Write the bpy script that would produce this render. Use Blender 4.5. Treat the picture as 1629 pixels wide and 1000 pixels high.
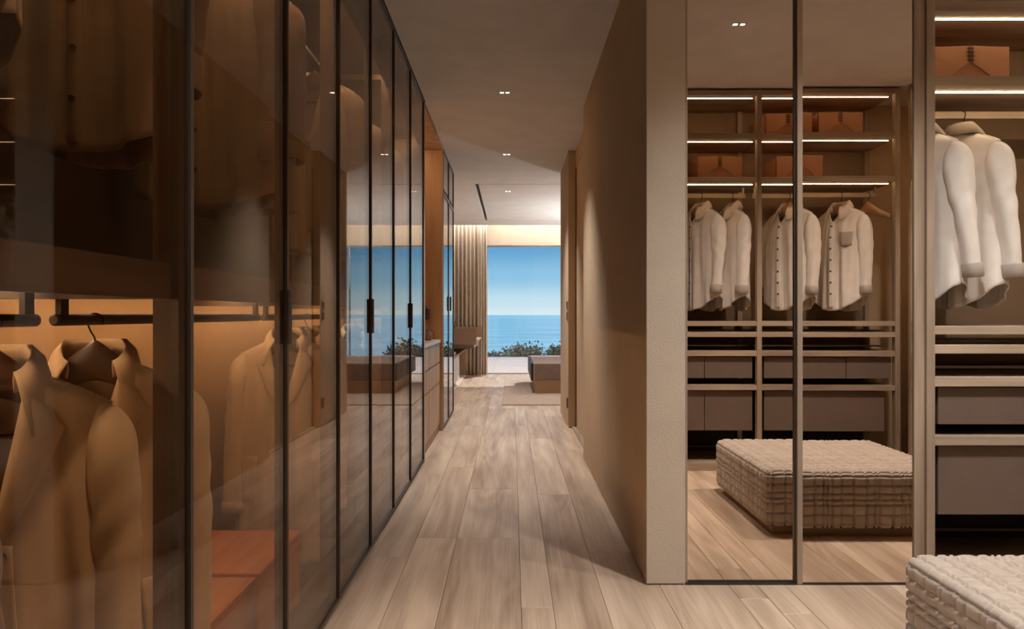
import bpy, bmesh, math, random
from mathutils import Vector, Matrix

# ------------------------------------------------------------------ camera, world, light, exposure
for o in list(bpy.data.objects):
    bpy.data.objects.remove(o)
SC = bpy.context.scene
C = SC.collection
EYE = 1.15            # camera height
F = 1183.0            # focal length in pixels of the 1629 px wide frame
H = 2.815             # ceiling height
cam_data = bpy.data.cameras.new('camera')
cam_data.sensor_width = 36.0
cam_data.lens = F / 1629.0 * 36.0
cam_data.clip_start = 0.02
cam_data.clip_end = 60000
cam = bpy.data.objects.new('camera', cam_data)
cam.location = (0, 0, EYE)
cam.rotation_euler = (math.pi / 2, 0, 0)
C.objects.link(cam)
SC.camera = cam

vs = SC.view_settings
vs.view_transform = 'Standard'
vs.look = 'None'
vs.gamma = 1.0
vs.use_curve_mapping = False
vs.exposure = 0.12

cy = SC.cycles
cy.max_bounces = 14
cy.diffuse_bounces = 4
cy.glossy_bounces = 8
cy.transmission_bounces = 8
cy.transparent_max_bounces = 24
cy.caustics_reflective = False
cy.caustics_refractive = False
cy.sample_clamp_indirect = 4.0
cy.blur_glossy = 0.5

SPOT_CORRIDOR = 185.0
SPOT_NOOK = 160.0
SPOT_BEDROOM = 150.0
LED_CLOSET = 44.0
LED_WARDROBE_LOW = 74.0
LED_WARDROBE_UP = 80.0
LED_COVE = 62.0
SUN = 4.5
SKY = 1.0
FILL_UP = 950.0  # strength of the added bedroom uplighter

world = bpy.data.worlds.new('sky')
SC.world = world
world.use_nodes = True
nt = world.node_tree
nt.nodes.clear()
out = nt.nodes.new('ShaderNodeOutputWorld')
bg = nt.nodes.new('ShaderNodeBackground')
tc = nt.nodes.new('ShaderNodeTexCoord')
sx = nt.nodes.new('ShaderNodeSeparateXYZ')
rp = nt.nodes.new('ShaderNodeValToRGB')
nt.links.new(tc.outputs['Generated'], sx.inputs[0])
nt.links.new(sx.outputs['Z'], rp.inputs[0])
nt.links.new(rp.outputs[0], bg.inputs[0])
nt.links.new(bg.outputs[0], out.inputs[0])
bg.inputs[1].default_value = SKY
cr = rp.color_ramp
cr.interpolation = 'EASE'
stops = [(0.0, (0.68, 0.82, 0.88)), (0.018, (0.54, 0.75, 0.86)), (0.05, (0.27, 0.55, 0.78)),
         (0.095, (0.10, 0.34, 0.62)), (0.35, (0.05, 0.20, 0.46)), (1.0, (0.04, 0.14, 0.36))]
cr.elements[0].position = stops[0][0]; cr.elements[0].color = (*stops[0][1], 1)
cr.elements[1].position = stops[-1][0]; cr.elements[1].color = (*stops[-1][1], 1)
for p, c in stops[1:-1]:
    e = cr.elements.new(p); e.color = (*c, 1)

sun_d = bpy.data.lights.new('sun', 'SUN')
sun_d.energy = SUN
sun_d.angle = math.radians(1.5)
sun_d.color = (1.0, 0.93, 0.84)
sun = bpy.data.objects.new('sun', sun_d)
# light travels down, towards -y and a little towards -x
sun.rotation_euler = Vector((-0.55, -1.1, -1.0)).to_track_quat('-Z', 'Y').to_euler()
C.objects.link(sun)

# ------------------------------------------------------------------ helpers: materials
def lin(r, g, b):
    f = lambda c: (c / 255 / 12.92) if c / 255 <= 0.04045 else (((c / 255) + 0.055) / 1.055) ** 2.4
    return (f(r), f(g), f(b), 1.0)

def base_mat(name):
    m = bpy.data.materials.new(name)
    m.use_nodes = True
    return m, m.node_tree, m.node_tree.nodes['Principled BSDF']

def simple(name, col, rough=0.5, metal=0.0, bump=0.0, bscale=200.0, var=0.0, vscale=8.0, sheen=0.0, spec=None):
    """plain procedural surface: colour with a little noise, optional fine relief"""
    m, t, b = base_mat(name)
    b.inputs['Roughness'].default_value = rough
    b.inputs['Metallic'].default_value = metal
    if spec is not None:
        b.inputs['Specular IOR Level'].default_value = spec
    if sheen:
        b.inputs['Sheen Weight'].default_value = sheen
        b.inputs['Sheen Roughness'].default_value = 0.5
    co = t.nodes.new('ShaderNodeTexCoord')
    if var:
        n = t.nodes.new('ShaderNodeTexNoise'); n.inputs['Scale'].default_value = vscale
        n.inputs['Detail'].default_value = 4
        t.links.new(co.outputs['Object'], n.inputs['Vector'])
        r = t.nodes.new('ShaderNodeValToRGB')
        r.color_ramp.elements[0].position = 0.3
        r.color_ramp.elements[1].position = 0.7
        r.color_ramp.elements[0].color = (*[c * (1 - var) for c in col[:3]], 1)
        r.color_ramp.elements[1].color = (*[min(1, c * (1 + var)) for c in col[:3]], 1)
        t.links.new(n.outputs[0], r.inputs[0])
        t.links.new(r.outputs[0], b.inputs['Base Color'])
    else:
        b.inputs['Base Color'].default_value = col
    if bump:
        n2 = t.nodes.new('ShaderNodeTexNoise'); n2.inputs['Scale'].default_value = bscale
        n2.inputs['Detail'].default_value = 3
        t.links.new(co.outputs['Object'], n2.inputs['Vector'])
        bp = t.nodes.new('ShaderNodeBump'); bp.inputs['Strength'].default_value = bump
        bp.inputs['Distance'].default_value = 0.004
        t.links.new(n2.outputs[0], bp.inputs['Height'])
        t.links.new(bp.outputs[0], b.inputs['Normal'])
    return m

def wood(name, c1, c2, axis='Z', rough=0.45, fine=1.0, rings=0.35, per_object=True, freq=1.0):
    """long-grained timber: stretched noise, growth rings and fine pores along one axis"""
    m, t, b = base_mat(name)
    L = t.links
    co = t.nodes.new('ShaderNodeTexCoord')
    oi = t.nodes.new('ShaderNodeObjectInfo')
    off = t.nodes.new('ShaderNodeVectorMath'); off.operation = 'ADD'
    mul = t.nodes.new('ShaderNodeMath'); mul.operation = 'MULTIPLY'; mul.inputs[1].default_value = 37.0 if per_object else 0.0
    L.new(oi.outputs['Random'], mul.inputs[0])
    L.new(co.outputs['Object'], off.inputs[0]); L.new(mul.outputs[0], off.inputs[1])
    def mapped(s_across, s_along):
        mp = t.nodes.new('ShaderNodeMapping')
        sc = {'X': (s_along, s_across, s_across), 'Y': (s_across, s_along, s_across), 'Z': (s_across, s_across, s_along)}[axis]
        mp.inputs['Scale'].default_value = sc
        L.new(off.outputs[0], mp.inputs['Vector'])
        return mp
    n1 = t.nodes.new('ShaderNodeTexNoise'); n1.inputs['Scale'].default_value = 1.0; n1.inputs['Detail'].default_value = 2.0
    n1.inputs['Distortion'].default_value = 0.4
    L.new(mapped(2.6 * freq, 0.30 * freq).outputs[0], n1.inputs['Vector'])
    k = t.nodes.new('ShaderNodeMath'); k.operation = 'MULTIPLY'; k.inputs[1].default_value = 75.0
    L.new(n1.outputs[0], k.inputs[0])
    s = t.nodes.new('ShaderNodeMath'); s.operation = 'SINE'; L.new(k.outputs[0], s.inputs[0])
    n2 = t.nodes.new('ShaderNodeTexNoise'); n2.inputs['Scale'].default_value = 1.0; n2.inputs['Detail'].default_value = 6.0
    L.new(mapped(110.0 * freq, 2.6 * freq).outputs[0], n2.inputs['Vector'])
    n3 = t.nodes.new('ShaderNodeTexNoise'); n3.inputs['Scale'].default_value = 1.0; n3.inputs['Detail'].default_value = 3.0
    L.new(mapped(9.0 * freq, 0.9 * freq).outputs[0], n3.inputs['Vector'])
    a1 = t.nodes.new('ShaderNodeMath'); a1.operation = 'MULTIPLY_ADD'; a1.inputs[1].default_value = 0.10 * rings
    L.new(s.outputs[0], a1.inputs[0]); L.new(n3.outputs[0], a1.inputs[2])
    a2 = t.nodes.new('ShaderNodeMath'); a2.operation = 'MULTIPLY_ADD'; a2.inputs[1].default_value = 0.45 * fine
    L.new(n2.outputs[0], a2.inputs[0]); L.new(a1.outputs[0], a2.inputs[2])
    a3 = t.nodes.new('ShaderNodeMath'); a3.operation = 'MULTIPLY_ADD'; a3.inputs[1].default_value = 0.13 if per_object else 0.0
    L.new(oi.outputs['Random'], a3.inputs[0]); L.new(a2.outputs[0], a3.inputs[2])
    r = t.nodes.new('ShaderNodeValToRGB')
    r.color_ramp.elements[0].position = 0.48; r.color_ramp.elements[1].position = 1.02
    r.color_ramp.elements[0].color = c1; r.color_ramp.elements[1].color = c2
    L.new(a3.outputs[0], r.inputs[0]); L.new(r.outputs[0], b.inputs['Base Color'])
    b.inputs['Roughness'].default_value = rough
    bp = t.nodes.new('ShaderNodeBump'); bp.inputs['Strength'].default_value = 0.12; bp.inputs['Distance'].default_value = 0.002
    L.new(a2.outputs[0], bp.inputs['Height']); L.new(bp.outputs[0], b.inputs['Normal'])
    return m

def fabric(name, col, rough=0.9, weave=900.0, var=0.06, sheen=0.25):
    m, t, b = base_mat(name)
    L = t.links
    co = t.nodes.new('ShaderNodeTexCoord')
    n = t.nodes.new('ShaderNodeTexNoise'); n.inputs['Scale'].default_value = 14; n.inputs['Detail'].default_value = 4
    L.new(co.outputs['Object'], n.inputs['Vector'])
    r = t.nodes.new('ShaderNodeValToRGB')
    r.color_ramp.elements[0].position = 0.3; r.color_ramp.elements[1].position = 0.7
    r.color_ramp.elements[0].color = (*[c * (1 - var) for c in col[:3]], 1)
    r.color_ramp.elements[1].color = (*[min(1, c * (1 + var)) for c in col[:3]], 1)
    L.new(n.outputs[0], r.inputs[0]); L.new(r.outputs[0], b.inputs['Base Color'])
    w = t.nodes.new('ShaderNodeTexNoise'); w.inputs['Scale'].default_value = weave; w.inputs['Detail'].default_value = 2
    L.new(co.outputs['Object'], w.inputs['Vector'])
    bp = t.nodes.new('ShaderNodeBump'); bp.inputs['Strength'].default_value = 0.18; bp.inputs['Distance'].default_value = 0.002
    L.new(w.outputs[0], bp.inputs['Height']); L.new(bp.outputs[0], b.inputs['Normal'])
    b.inputs['Roughness'].default_value = rough
    b.inputs['Sheen Weight'].default_value = sheen
    return m

def glass(name, tint, ior=1.5, gloss=(1, 1, 1, 1)):
    """thin solid pane: tinted straight-through light plus Fresnel reflection, the same from both sides"""
    m = bpy.data.materials.new(name); m.use_nodes = True
    t = m.node_tree; t.nodes.clear(); L = t.links
    o = t.nodes.new('ShaderNodeOutputMaterial')
    mix = t.nodes.new('ShaderNodeMixShader')
    tr = t.nodes.new('ShaderNodeBsdfTransparent'); tr.inputs[0].default_value = tint
    gl = t.nodes.new('ShaderNodeBsdfGlossy'); gl.inputs['Roughness'].default_value = 0.0; gl.inputs[0].default_value = gloss
    fr = t.nodes.new('ShaderNodeFresnel')
    ge = t.nodes.new('ShaderNodeNewGeometry')
    mx = t.nodes.new('ShaderNodeMix'); mx.data_type = 'FLOAT'
    mx.inputs[2].default_value = ior; mx.inputs[3].default_value = 1.0 / ior
    L.new(ge.outputs['Backfacing'], mx.inputs[0]); L.new(mx.outputs[0], fr.inputs['IOR'])
    L.new(fr.outputs[0], mix.inputs[0]); L.new(tr.outputs[0], mix.inputs[1]); L.new(gl.outputs[0], mix.inputs[2])
    L.new(mix.outputs[0], o.inputs[0])
    return m

def emit(name, col, strength):
    m = bpy.data.materials.new(name); m.use_nodes = True
    t = m.node_tree; t.nodes.clear()
    o = t.nodes.new('ShaderNodeOutputMaterial'); e = t.nodes.new('ShaderNodeEmission')
    e.inputs[0].default_value = col; e.inputs[1].default_value = strength
    t.links.new(e.outputs[0], o.inputs[0])
    return m

def mirror_mat(name, col):
    m, t, b = base_mat(name)
    b.inputs['Base Color'].default_value = col
    b.inputs['Metallic'].default_value = 1.0
    b.inputs['Roughness'].default_value = 0.0
    return m

WARM = (1.0, 0.72, 0.42, 1)
M = dict(
    oak=wood('oak_floor', lin(156, 130, 108), lin(213, 189, 165), 'Y', 0.45, rings=0.58),
    subfloor=simple('dark_joint', lin(62, 48, 38), 0.9),
    plaster=simple('beige_plaster', lin(196, 170, 140), 0.85, bump=0.25, bscale=70, var=0.05, vscale=3),
    plaster_pale=simple('pale_textured_plaster', lin(203, 189, 172), 0.9, bump=0.5, bscale=160, var=0.04, vscale=5),
    ceiling=simple('trowelled_ceiling', lin(224, 221, 219), 0.9, bump=0.45, bscale=22, var=0.05, vscale=4),
    black=simple('black_gap', lin(14, 12, 11), 0.8),
    frame_oak_z=wood('taupe_oak_upright', lin(128, 108, 90), lin(188, 168, 146), 'Z', 0.5, fine=0.7, rings=0.3),
    frame_oak_x=wood('taupe_oak_shelf', lin(128, 108, 90), lin(188, 168, 146), 'X', 0.5, fine=0.7, rings=0.3),
    frame_oak_y=wood('taupe_oak_shelf_deep', lin(128, 108, 90), lin(188, 168, 146), 'Y', 0.5, fine=0.7, rings=0.3),
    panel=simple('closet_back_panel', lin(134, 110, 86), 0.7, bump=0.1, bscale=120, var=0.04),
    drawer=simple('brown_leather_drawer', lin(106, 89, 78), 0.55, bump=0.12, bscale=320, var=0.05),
    dark_in=simple('dark_box_and_shade', lin(34, 26, 21), 0.7),  # drawer boxes and backings; also stands for shade low in the closets
    bronze=simple('dark_bronze_metal', lin(82, 66, 54), 0.4, 0.3, var=0.04),
    bronze_light=simple('brushed_bronze', lin(172, 156, 140), 0.38, 0.35, var=0.04),
    rail=simple('dark_rail', lin(58, 42, 32), 0.45, 0.2),
    w_wood_z=wood('walnut_upright', lin(96, 68, 46), lin(150, 112, 80), 'Z', 0.5, fine=0.6),
    w_wood_y=wood('walnut_shelf', lin(66, 48, 34), lin(112, 84, 60), 'Y', 0.5, fine=0.6),
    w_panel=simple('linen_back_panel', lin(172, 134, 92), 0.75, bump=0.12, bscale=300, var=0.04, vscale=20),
    w_dark=simple('dark_brown_panel', lin(66, 50, 38), 0.6, bump=0.1, bscale=200, var=0.06),
    hanger=wood('hanger_wood', lin(66, 42, 28), lin(112, 74, 50), 'X', 0.38, fine=0.5),
    hanger_pale=wood('hanger_beech', lin(134, 100, 70), lin(186, 148, 112), 'X', 0.38, fine=0.5),
    hook=simple('hook_steel', lin(46, 38, 32), 0.3, 0.9),
    coat=fabric('camel_wool', lin(208, 174, 134)),
    coat_dark=fabric('taupe_wool', lin(140, 108, 80)),
    coat_grey=fabric('grey_tweed', lin(196, 184, 172), var=0.16, weave=500),
    jacket=fabric('tan_wool', lin(168, 138, 108)),
    white_shirt=fabric('cream_cotton', lin(228, 219, 209), weave=1400, sheen=0.1),
    grey_trim=fabric('grey_cotton', lin(168, 156, 146), weave=1400, sheen=0.1),
    brown_trim=fabric('brown_cotton', lin(120, 92, 72), weave=1400, sheen=0.1),
    button=simple('horn_button', lin(92, 70, 52), 0.35),
    orange=simple('orange_leather', lin(190, 112, 60), 0.55, bump=0.1, bscale=400, var=0.04),
    cognac=simple('cognac_leather', lin(172, 118, 84), 0.5, bump=0.14, bscale=260, var=0.07),
    cognac2=simple('cognac_leather_flap', lin(184, 130, 94), 0.5, bump=0.14, bscale=260, var=0.07),
    thread=simple('black_lacing', lin(26, 18, 14), 0.7),
    quilt=fabric('quilted_chenille', lin(178, 163, 149), weave=420, var=0.08, sheen=0.4),
    plinth=wood('plinth_wood', lin(112, 84, 62), lin(160, 126, 98), 'X', 0.5),
    smoke=glass('bronze_smoked_glass', (0.78, 0.71, 0.635, 1), 1.30),
    clear=glass('clear_glass', (0.985, 0.992, 0.99, 1), 1.45),
    mirror=mirror_mat('bronze_mirror', (0.82, 0.71, 0.615, 1)),
    led=emit('led_strip', WARM, LED_CLOSET),
    led_low=emit('led_strip_wardrobe', (1.0, 0.79, 0.54, 1), LED_WARDROBE_LOW),
    led_up=emit('led_strip_wardrobe_dim', (1.0, 0.79, 0.54, 1), LED_WARDROBE_UP),
    led_cove=emit('cove_led', (1.0, 0.90, 0.78, 1), LED_COVE),
    lens=emit('downlight_lens', (1.0, 0.90, 0.76, 1), 12.0),
    fill_glow=emit('fill_glow', (1.0, 0.985, 0.96, 1), FILL_UP),  # glow of the uplighter added for the bedroom ceiling
    white=simple('white_lacquer', lin(214, 204, 194), 0.5),
    niche=wood('niche_oak', lin(168, 130, 96), lin(208, 170, 132), 'Z', 0.55, fine=0.6),
    marble=simple('veined_stone', lin(190, 170, 150), 0.3, var=0.2, vscale=30),
    dresser=wood('dresser_oak', lin(148, 122, 98), lin(196, 170, 142), 'Z', 0.5, fine=0.6),
    steel=simple('satin_steel', lin(200, 192, 184), 0.3, 0.9),
    brass=simple('dark_brass', lin(110, 84, 56), 0.35, 0.8),
    curtain=fabric('linen_curtain', lin(230, 217, 202), weave=700, sheen=0.1),
    vanity=simple('vanity_leather', lin(146, 122, 106), 0.5, bump=0.1, bscale=300, var=0.04),
    ceramic=simple('white_ceramic', lin(226, 220, 212), 0.35),
    leaf=simple('shrub_leaf', lin(72, 92, 46), 0.6, var=0.35, vscale=6),
    leaf2=simple('shrub_leaf_pale', lin(128, 126, 70), 0.6, var=0.35, vscale=6),
    stem=simple('shrub_stem', lin(80, 66, 48), 0.8),
    terrace=simple('terrace_stone', lin(206, 190, 180), 0.8, var=0.08, vscale=9, bump=0.1, bscale=60),
    rug=fabric('silk_rug', lin(184, 160, 140), weave=120, var=0.22, sheen=0.5),
    bench_top=fabric('brown_velvet', lin(120, 98, 84), weave=500, var=0.12, sheen=0.6),
    bench_shell=simple('bench_side', lin(44, 34, 30), 0.5),
    bench_base=simple('bench_base', lin(190, 160, 132), 0.6, var=0.04),
)

def sea_material():
    m, t, b = base_mat('sea_water')
    L = t.links
    co = t.nodes.new('ShaderNodeTexCoord')
    mp = t.nodes.new('ShaderNodeMapping'); mp.inputs['Scale'].default_value = (0.004, 0.02, 1)
    n = t.nodes.new('ShaderNodeTexNoise'); n.inputs['Scale'].default_value = 1; n.inputs['Detail'].default_value = 6
    L.new(co.outputs['Object'], mp.inputs[0]); L.new(mp.outputs[0], n.inputs['Vector'])
    r = t.nodes.new('ShaderNodeValToRGB')
    r.color_ramp.elements[0].position = 0.35; r.color_ramp.elements[1].position = 0.65
    r.color_ramp.elements[0].color = lin(70, 158, 196); r.color_ramp.elements[1].color = lin(128, 202, 222)
    L.new(n.outputs[0], r.inputs[0]); L.new(r.outputs[0], b.inputs['Base Color'])
    b.inputs['Roughness'].default_value = 0.6
    b.inputs['Specular IOR Level'].default_value = 0.25
    return m
M['sea'] = sea_material()

# ------------------------------------------------------------------ helpers: meshes and objects
ORG = {}
def _org(o):
    return ORG.get(o.name, Vector((0, 0, 0))) if o is not None else Vector((0, 0, 0))

class MB:
    """collects shapes, then links them as ONE mesh object"""
    def __init__(self):
        self.v = []; self.f = []
    def add(self, verts, faces):
        k = len(self.v)
        self.v += [tuple(p) for p in verts]
        self.f += [tuple(i + k for i in fc) for fc in faces]
        return self
    def box(self, x0, x1, y0, y1, z0, z1):
        x0, x1 = min(x0, x1), max(x0, x1); y0, y1 = min(y0, y1), max(y0, y1); z0, z1 = min(z0, z1), max(z0, z1)
        return self.add([(x0, y0, z0), (x1, y0, z0), (x1, y1, z0), (x0, y1, z0), (x0, y0, z1), (x1, y0, z1), (x1, y1, z1), (x0, y1, z1)],
                        [(0, 3, 2, 1), (4, 5, 6, 7), (0, 1, 5, 4), (1, 2, 6, 5), (2, 3, 7, 6), (3, 0, 4, 7)])
    def slab(self, x0, x1, y0, y1, z0, z1, c):
        """box whose top edges are chamfered by c"""
        return self.add([(x0, y0, z0), (x1, y0, z0), (x1, y1, z0), (x0, y1, z0),
                         (x0, y0, z1 - c), (x1, y0, z1 - c), (x1, y1, z1 - c), (x0, y1, z1 - c),
                         (x0 + c, y0 + c, z1), (x1 - c, y0 + c, z1), (x1 - c, y1 - c, z1), (x0 + c, y1 - c, z1)],
                        [(0, 3, 2, 1), (8, 9, 10, 11), (0, 1, 5, 4), (1, 2, 6, 5), (2, 3, 7, 6), (3, 0, 4, 7),
                         (4, 5, 9, 8), (5, 6, 10, 9), (6, 7, 11, 10), (7, 4, 8, 11)])
    def tube(self, pts, rad, n=10, cap=True):
        pts = [Vector(p) for p in pts]
        rads = rad if isinstance(rad, (list, tuple)) else [rad] * len(pts)
        rings = []
        prev = None
        for i, p in enumerate(pts):
            t = (pts[min(i + 1, len(pts) - 1)] - pts[max(i - 1, 0)]).normalized()
            if prev is None:
                a = Vector((0, 0, 1)) if abs(t.z) < 0.9 else Vector((1, 0, 0))
                nrm = t.cross(a).normalized()
            else:
                nrm = (prev - t * prev.dot(t)).normalized()
            prev = nrm
            b = t.cross(nrm)
            rings.append([p + (nrm * math.cos(2 * math.pi * k / n) + b * math.sin(2 * math.pi * k / n)) * rads[i] for k in range(n)])
        vs_ = [q for r in rings for q in r]
        fs = []
        for i in range(len(pts) - 1):
            for k in range(n):
                k2 = (k + 1) % n
                fs.append((i * n + k, i * n + k2, (i + 1) * n + k2, (i + 1) * n + k))
        if cap:
            fs.append(tuple(range(n - 1, -1, -1)))
            fs.append(tuple((len(pts) - 1) * n + k for k in range(n)))
        return self.add(vs_, fs)
    def lathe(self, cx, cy, prof, n=20):
        vs_ = []; fs = []
        for r, z in prof:
            for k in range(n):
                a = 2 * math.pi * k / n
                vs_.append((cx + r * math.cos(a), cy + r * math.sin(a), z))
        for i in range(len(prof) - 1):
            for k in range(n):
                k2 = (k + 1) % n
                fs.append((i * n + k, i * n + k2, (i + 1) * n + k2, (i + 1) * n + k))
        fs.append(tuple(range(n - 1, -1, -1))); fs.append(tuple((len(prof) - 1) * n + k for k in range(n)))
        return self.add(vs_, fs)
    def grid(self, rows, closed=False):
        """rows: list of equal-length point lists"""
        n = len(rows[0])
        vs_ = [p for r in rows for p in r]
        fs = []
        for i in range(len(rows) - 1):
            for k in range(n if closed else n - 1):
                k2 = (k + 1) % n
                fs.append((i * n + k, i * n + k2, (i + 1) * n + k2, (i + 1) * n + k))
        return self.add(vs_, fs)
    def prism(self, outline, axis, a, b):
        """outline in the plane normal to axis ('x': (y,z), 'y': (x,z)), extruded from a to b"""
        n = len(outline)
        mk = (lambda p, q: (q, p[0], p[1])) if axis == 'x' else ((lambda p, q: (p[0], q, p[1])) if axis == 'y' else (lambda p, q: (p[0], p[1], q)))
        vs_ = [mk(p, a) for p in outline] + [mk(p, b) for p in outline]
        fs = [tuple(range(n)), tuple(range(2 * n - 1, n - 1, -1))]
        for k in range(n):
            k2 = (k + 1) % n
            fs.append((k, k + n, k2 + n, k2))
        return self.add(vs_, fs)
    def build(self, name, mat, parent=None, smooth=False, local=False, bevel=0.0, solid=0.0, fixn=True, tf=None):
        og = Vector((0, 0, 0)) if local else _org(parent)
        me = bpy.data.meshes.new(name)
        vv = self.v if tf is None else [tf(*p) for p in self.v]
        me.from_pydata([(p[0] - og.x, p[1] - og.y, p[2] - og.z) for p in vv], [], self.f)
        if fixn:
            bm = bmesh.new(); bm.from_mesh(me)
            bmesh.ops.recalc_face_normals(bm, faces=bm.faces)
            bm.to_mesh(me); bm.free()
        me.materials.append(mat if not isinstance(mat, str) else M[mat])
        if smooth:
            me.polygons.foreach_set('use_smooth', [True] * len(me.polygons))
        o = bpy.data.objects.new(name, me)
        C.objects.link(o)
        if parent is not None:
            o.parent = parent
            ORG[o.name] = _org(parent)
        if solid:
            md = o.modifiers.new('thickness', 'SOLIDIFY'); md.thickness = solid; md.offset = 0
        if bevel:
            md = o.modifiers.new('bevel', 'BEVEL'); md.width = bevel; md.segments = 2; md.limit_method = 'ANGLE'
        return o

def tag(o, label=None, cat=None, group=None, kind=None):
    if label: o['label'] = label
    if cat: o['category'] = cat
    if group: o['group'] = group
    if kind: o['kind'] = kind
    return o

def thing(name, label, cat, loc=(0, 0, 0), rz=0.0, group=None, kind=None):
    o = bpy.data.objects.new(name, None)
    o.empty_display_size = 0.1
    C.objects.link(o)
    o.location = loc; o.rotation_euler = (0, 0, rz)
    ORG[o.name] = Vector(loc)
    return tag(o, label, cat, group, kind)

def bx(name, mat, parent, x0, x1, y0, y1, z0, z1, bevel=0.0):
    return MB().box(x0, x1, y0, y1, z0, z1).build(name, mat, parent, bevel=bevel)

def struct(name, mat, *boxes, label=None):
    m = MB()
    for b_ in boxes: m.box(*b_)
    o = m.build(name, mat)
    o['kind'] = 'structure'
    if label: o['label'] = label
    return o

def smooth01(t):
    t = max(0.0, min(1.0, t)); return t * t * (3 - 2 * t)

# ------------------------------------------------------------------ the setting
XL = -0.681      # face of the glazed wardrobes
XR = 0.573       # corridor side of the right wall
YM = 3.164       # front end of the right wall and mirror plane
YW = 14.35       # window plane

floor = struct('floor', 'subfloor', (-1.6, 4.2, -1.5, YW + 0.1, -0.12, -0.022), label='wide plank oak floor running towards the sea window')
seams = [-1.36, -1.10, -0.97, -0.72, -0.49, -0.284, 0.036, 0.162, 0.37, 0.627, 0.92, 1.04, 1.16, 1.47, 1.60, 1.86, 2.10, 2.40, 2.55, 2.90]
ends = {4: [1.9, 3.83, 5.6, 7.7, 10.2, 12.4], 5: [1.2, 3.83, 4.9, 7.0, 9.1, 11.5], 6: [0.9, 2.92, 5.33, 7.7, 9.6, 12.0],
        7: [2.2, 4.75, 6.9, 9.0, 11.1], 8: [1.4, 3.6, 6.3, 8.4, 10.6, 12.8], 9: [2.0, 4.2, 6.0, 8.0, 10.0, 12.2]}
rnd = random.Random(5)
for i in range(len(seams) - 1):
    xa, xb = seams[i], seams[i + 1]
    e = ends.get(i)
    if e is None:
        y = -1.0 + rnd.uniform(0.3, 2.0); e = []
        while y < YW - 0.6:
            e.append(y); y += rnd.uniform(1.7, 2.4)
    if i == 11: e = [0.9, 2.86, 5.0, 9.9, 12.0]
    es = [-1.3] + e + [YW]
    for a, b_ in zip(es[:-1], es[1:]):
        if xa < -0.73 and a < 8.6:
            if b_ < 8.8: continue
            a = 8.55
        if xa > 0.60 and b_ > 3.3 and a < 8.7:
            if b_ <= 8.9:
                if a > 3.2: continue
                b_ = 3.75
            elif a > 3.3: a = 8.6
        if b_ < 0.5 and xa > 1.1: continue
        if b_ - a < 0.1: continue
        MB().slab(xa + 0.0007, xb - 0.0007, a + 0.0007, b_ - 0.0007, -0.022, 0.0, 0.0012).build('plank', 'oak', floor)

# ceiling with a real shadow gap around the bedroom panel
ceil_ = struct('ceiling', 'ceiling',
               (-1.6, 4.2, -1.5, 9.50, H, H + 0.12), (-1.6, -0.475, 9.50, 13.85, H, H + 0.12), (-0.475, 4.2, 13.19, 13.85, H, H + 0.12),
               (-0.432, 4.2, 9.53, 13.17, H, H + 0.12), label='trowelled taupe plaster ceiling over the corridor')
struct('trim_1', 'black', (-0.49, 4.2, 9.45, 9.56, H + 0.12, H + 0.14), (-0.50, -0.42, 9.45, 13.25, H + 0.12, H + 0.14), (-0.5, 4.2, 13.12, 13.24, H + 0.12, H + 0.14),
       label='dark slot cut around the bedroom ceiling panel')

struct('wall_right', 'plaster', (XR, 0.737, YM + 0.012, 5.97, 0.006, H), label='beige plaster corridor wall ending at the mirror doors')
struct('wall_right_end', 'plaster_pale', (XR, 0.737, YM, YM + 0.012, 0.006, H), label='pale textured plaster end face of the corridor wall')
struct('wall_far_right', 'plaster', (XR, 0.737, 7.56, 8.78, 0.006, H), label='beige plaster wall stub beyond the sliding door')
struct('wall_right_core', 'plaster', (0.737, 3.6, 3.72, 8.78, 0, H), label='solid core between the closet and the bedroom')
struct('wall_nook_side', 'plaster', (3.42, 3.6, -1.3, 3.72, 0, H))
struct('wall_nook_back', 'plaster', (1.17, 3.6, -1.30, 0.39, 0, H))
struct('wall_back', 'plaster', (-1.6, 3.6, -1.5, -1.30, 0, H))
struct('wall_left', 'plaster', (-1.6, -1.33, -1.3, YW, 0, H + 0.5))
struct('wall_bedroom_right', 'plaster', (4.0, 4.2, 8.78, YW, 0, H + 0.5))
struct('wall_window_header', 'plaster_pale', (-1.33, 4.0, YW - 0.02, YW + 0.2, 2.48, H + 0.5), label='pale header above the sea window')
struct('wall_window_side', 'plaster_pale', (-1.33, -0.50, YW - 0.02, YW + 0.2, 0, 2.48))
struct('ceiling_cove', 'ceiling', (-1.6, 4.2, 13.85, YW + 0.2, H + 0.32, H + 0.42), (-1.6, 4.2, 13.80, 13.85, H + 0.12, H + 0.42))
# thin black recess under the right wall
struct('baseboard_right', 'black', (XR + 0.008, 0.73, YM + 0.008, 5.965, 0.0, 0.006), (XR + 0.008, 0.73, 7.565, 8.77, 0.0, 0.006))

# recessed sliding door in the right wall
d = struct('door_1', 'plaster', (0.655, 0.69, 5.97, 7.545, 0.012, 2.64), label='flush beige sliding door in the right wall')
struct('trim_2', 'frame_oak_y', (0.612, 0.655, 5.97, 7.56, 0.0, 0.012), label='pale floor track of the sliding door')
struct('trim_3', 'plaster', (0.65, 0.737, 5.97, 7.56, 2.64, H))
struct('trim_4', 'brass', (0.645, 0.70, 7.545, 7.56, 0.012, 2.64), label='bronze edge strip beside the sliding door')

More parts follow.
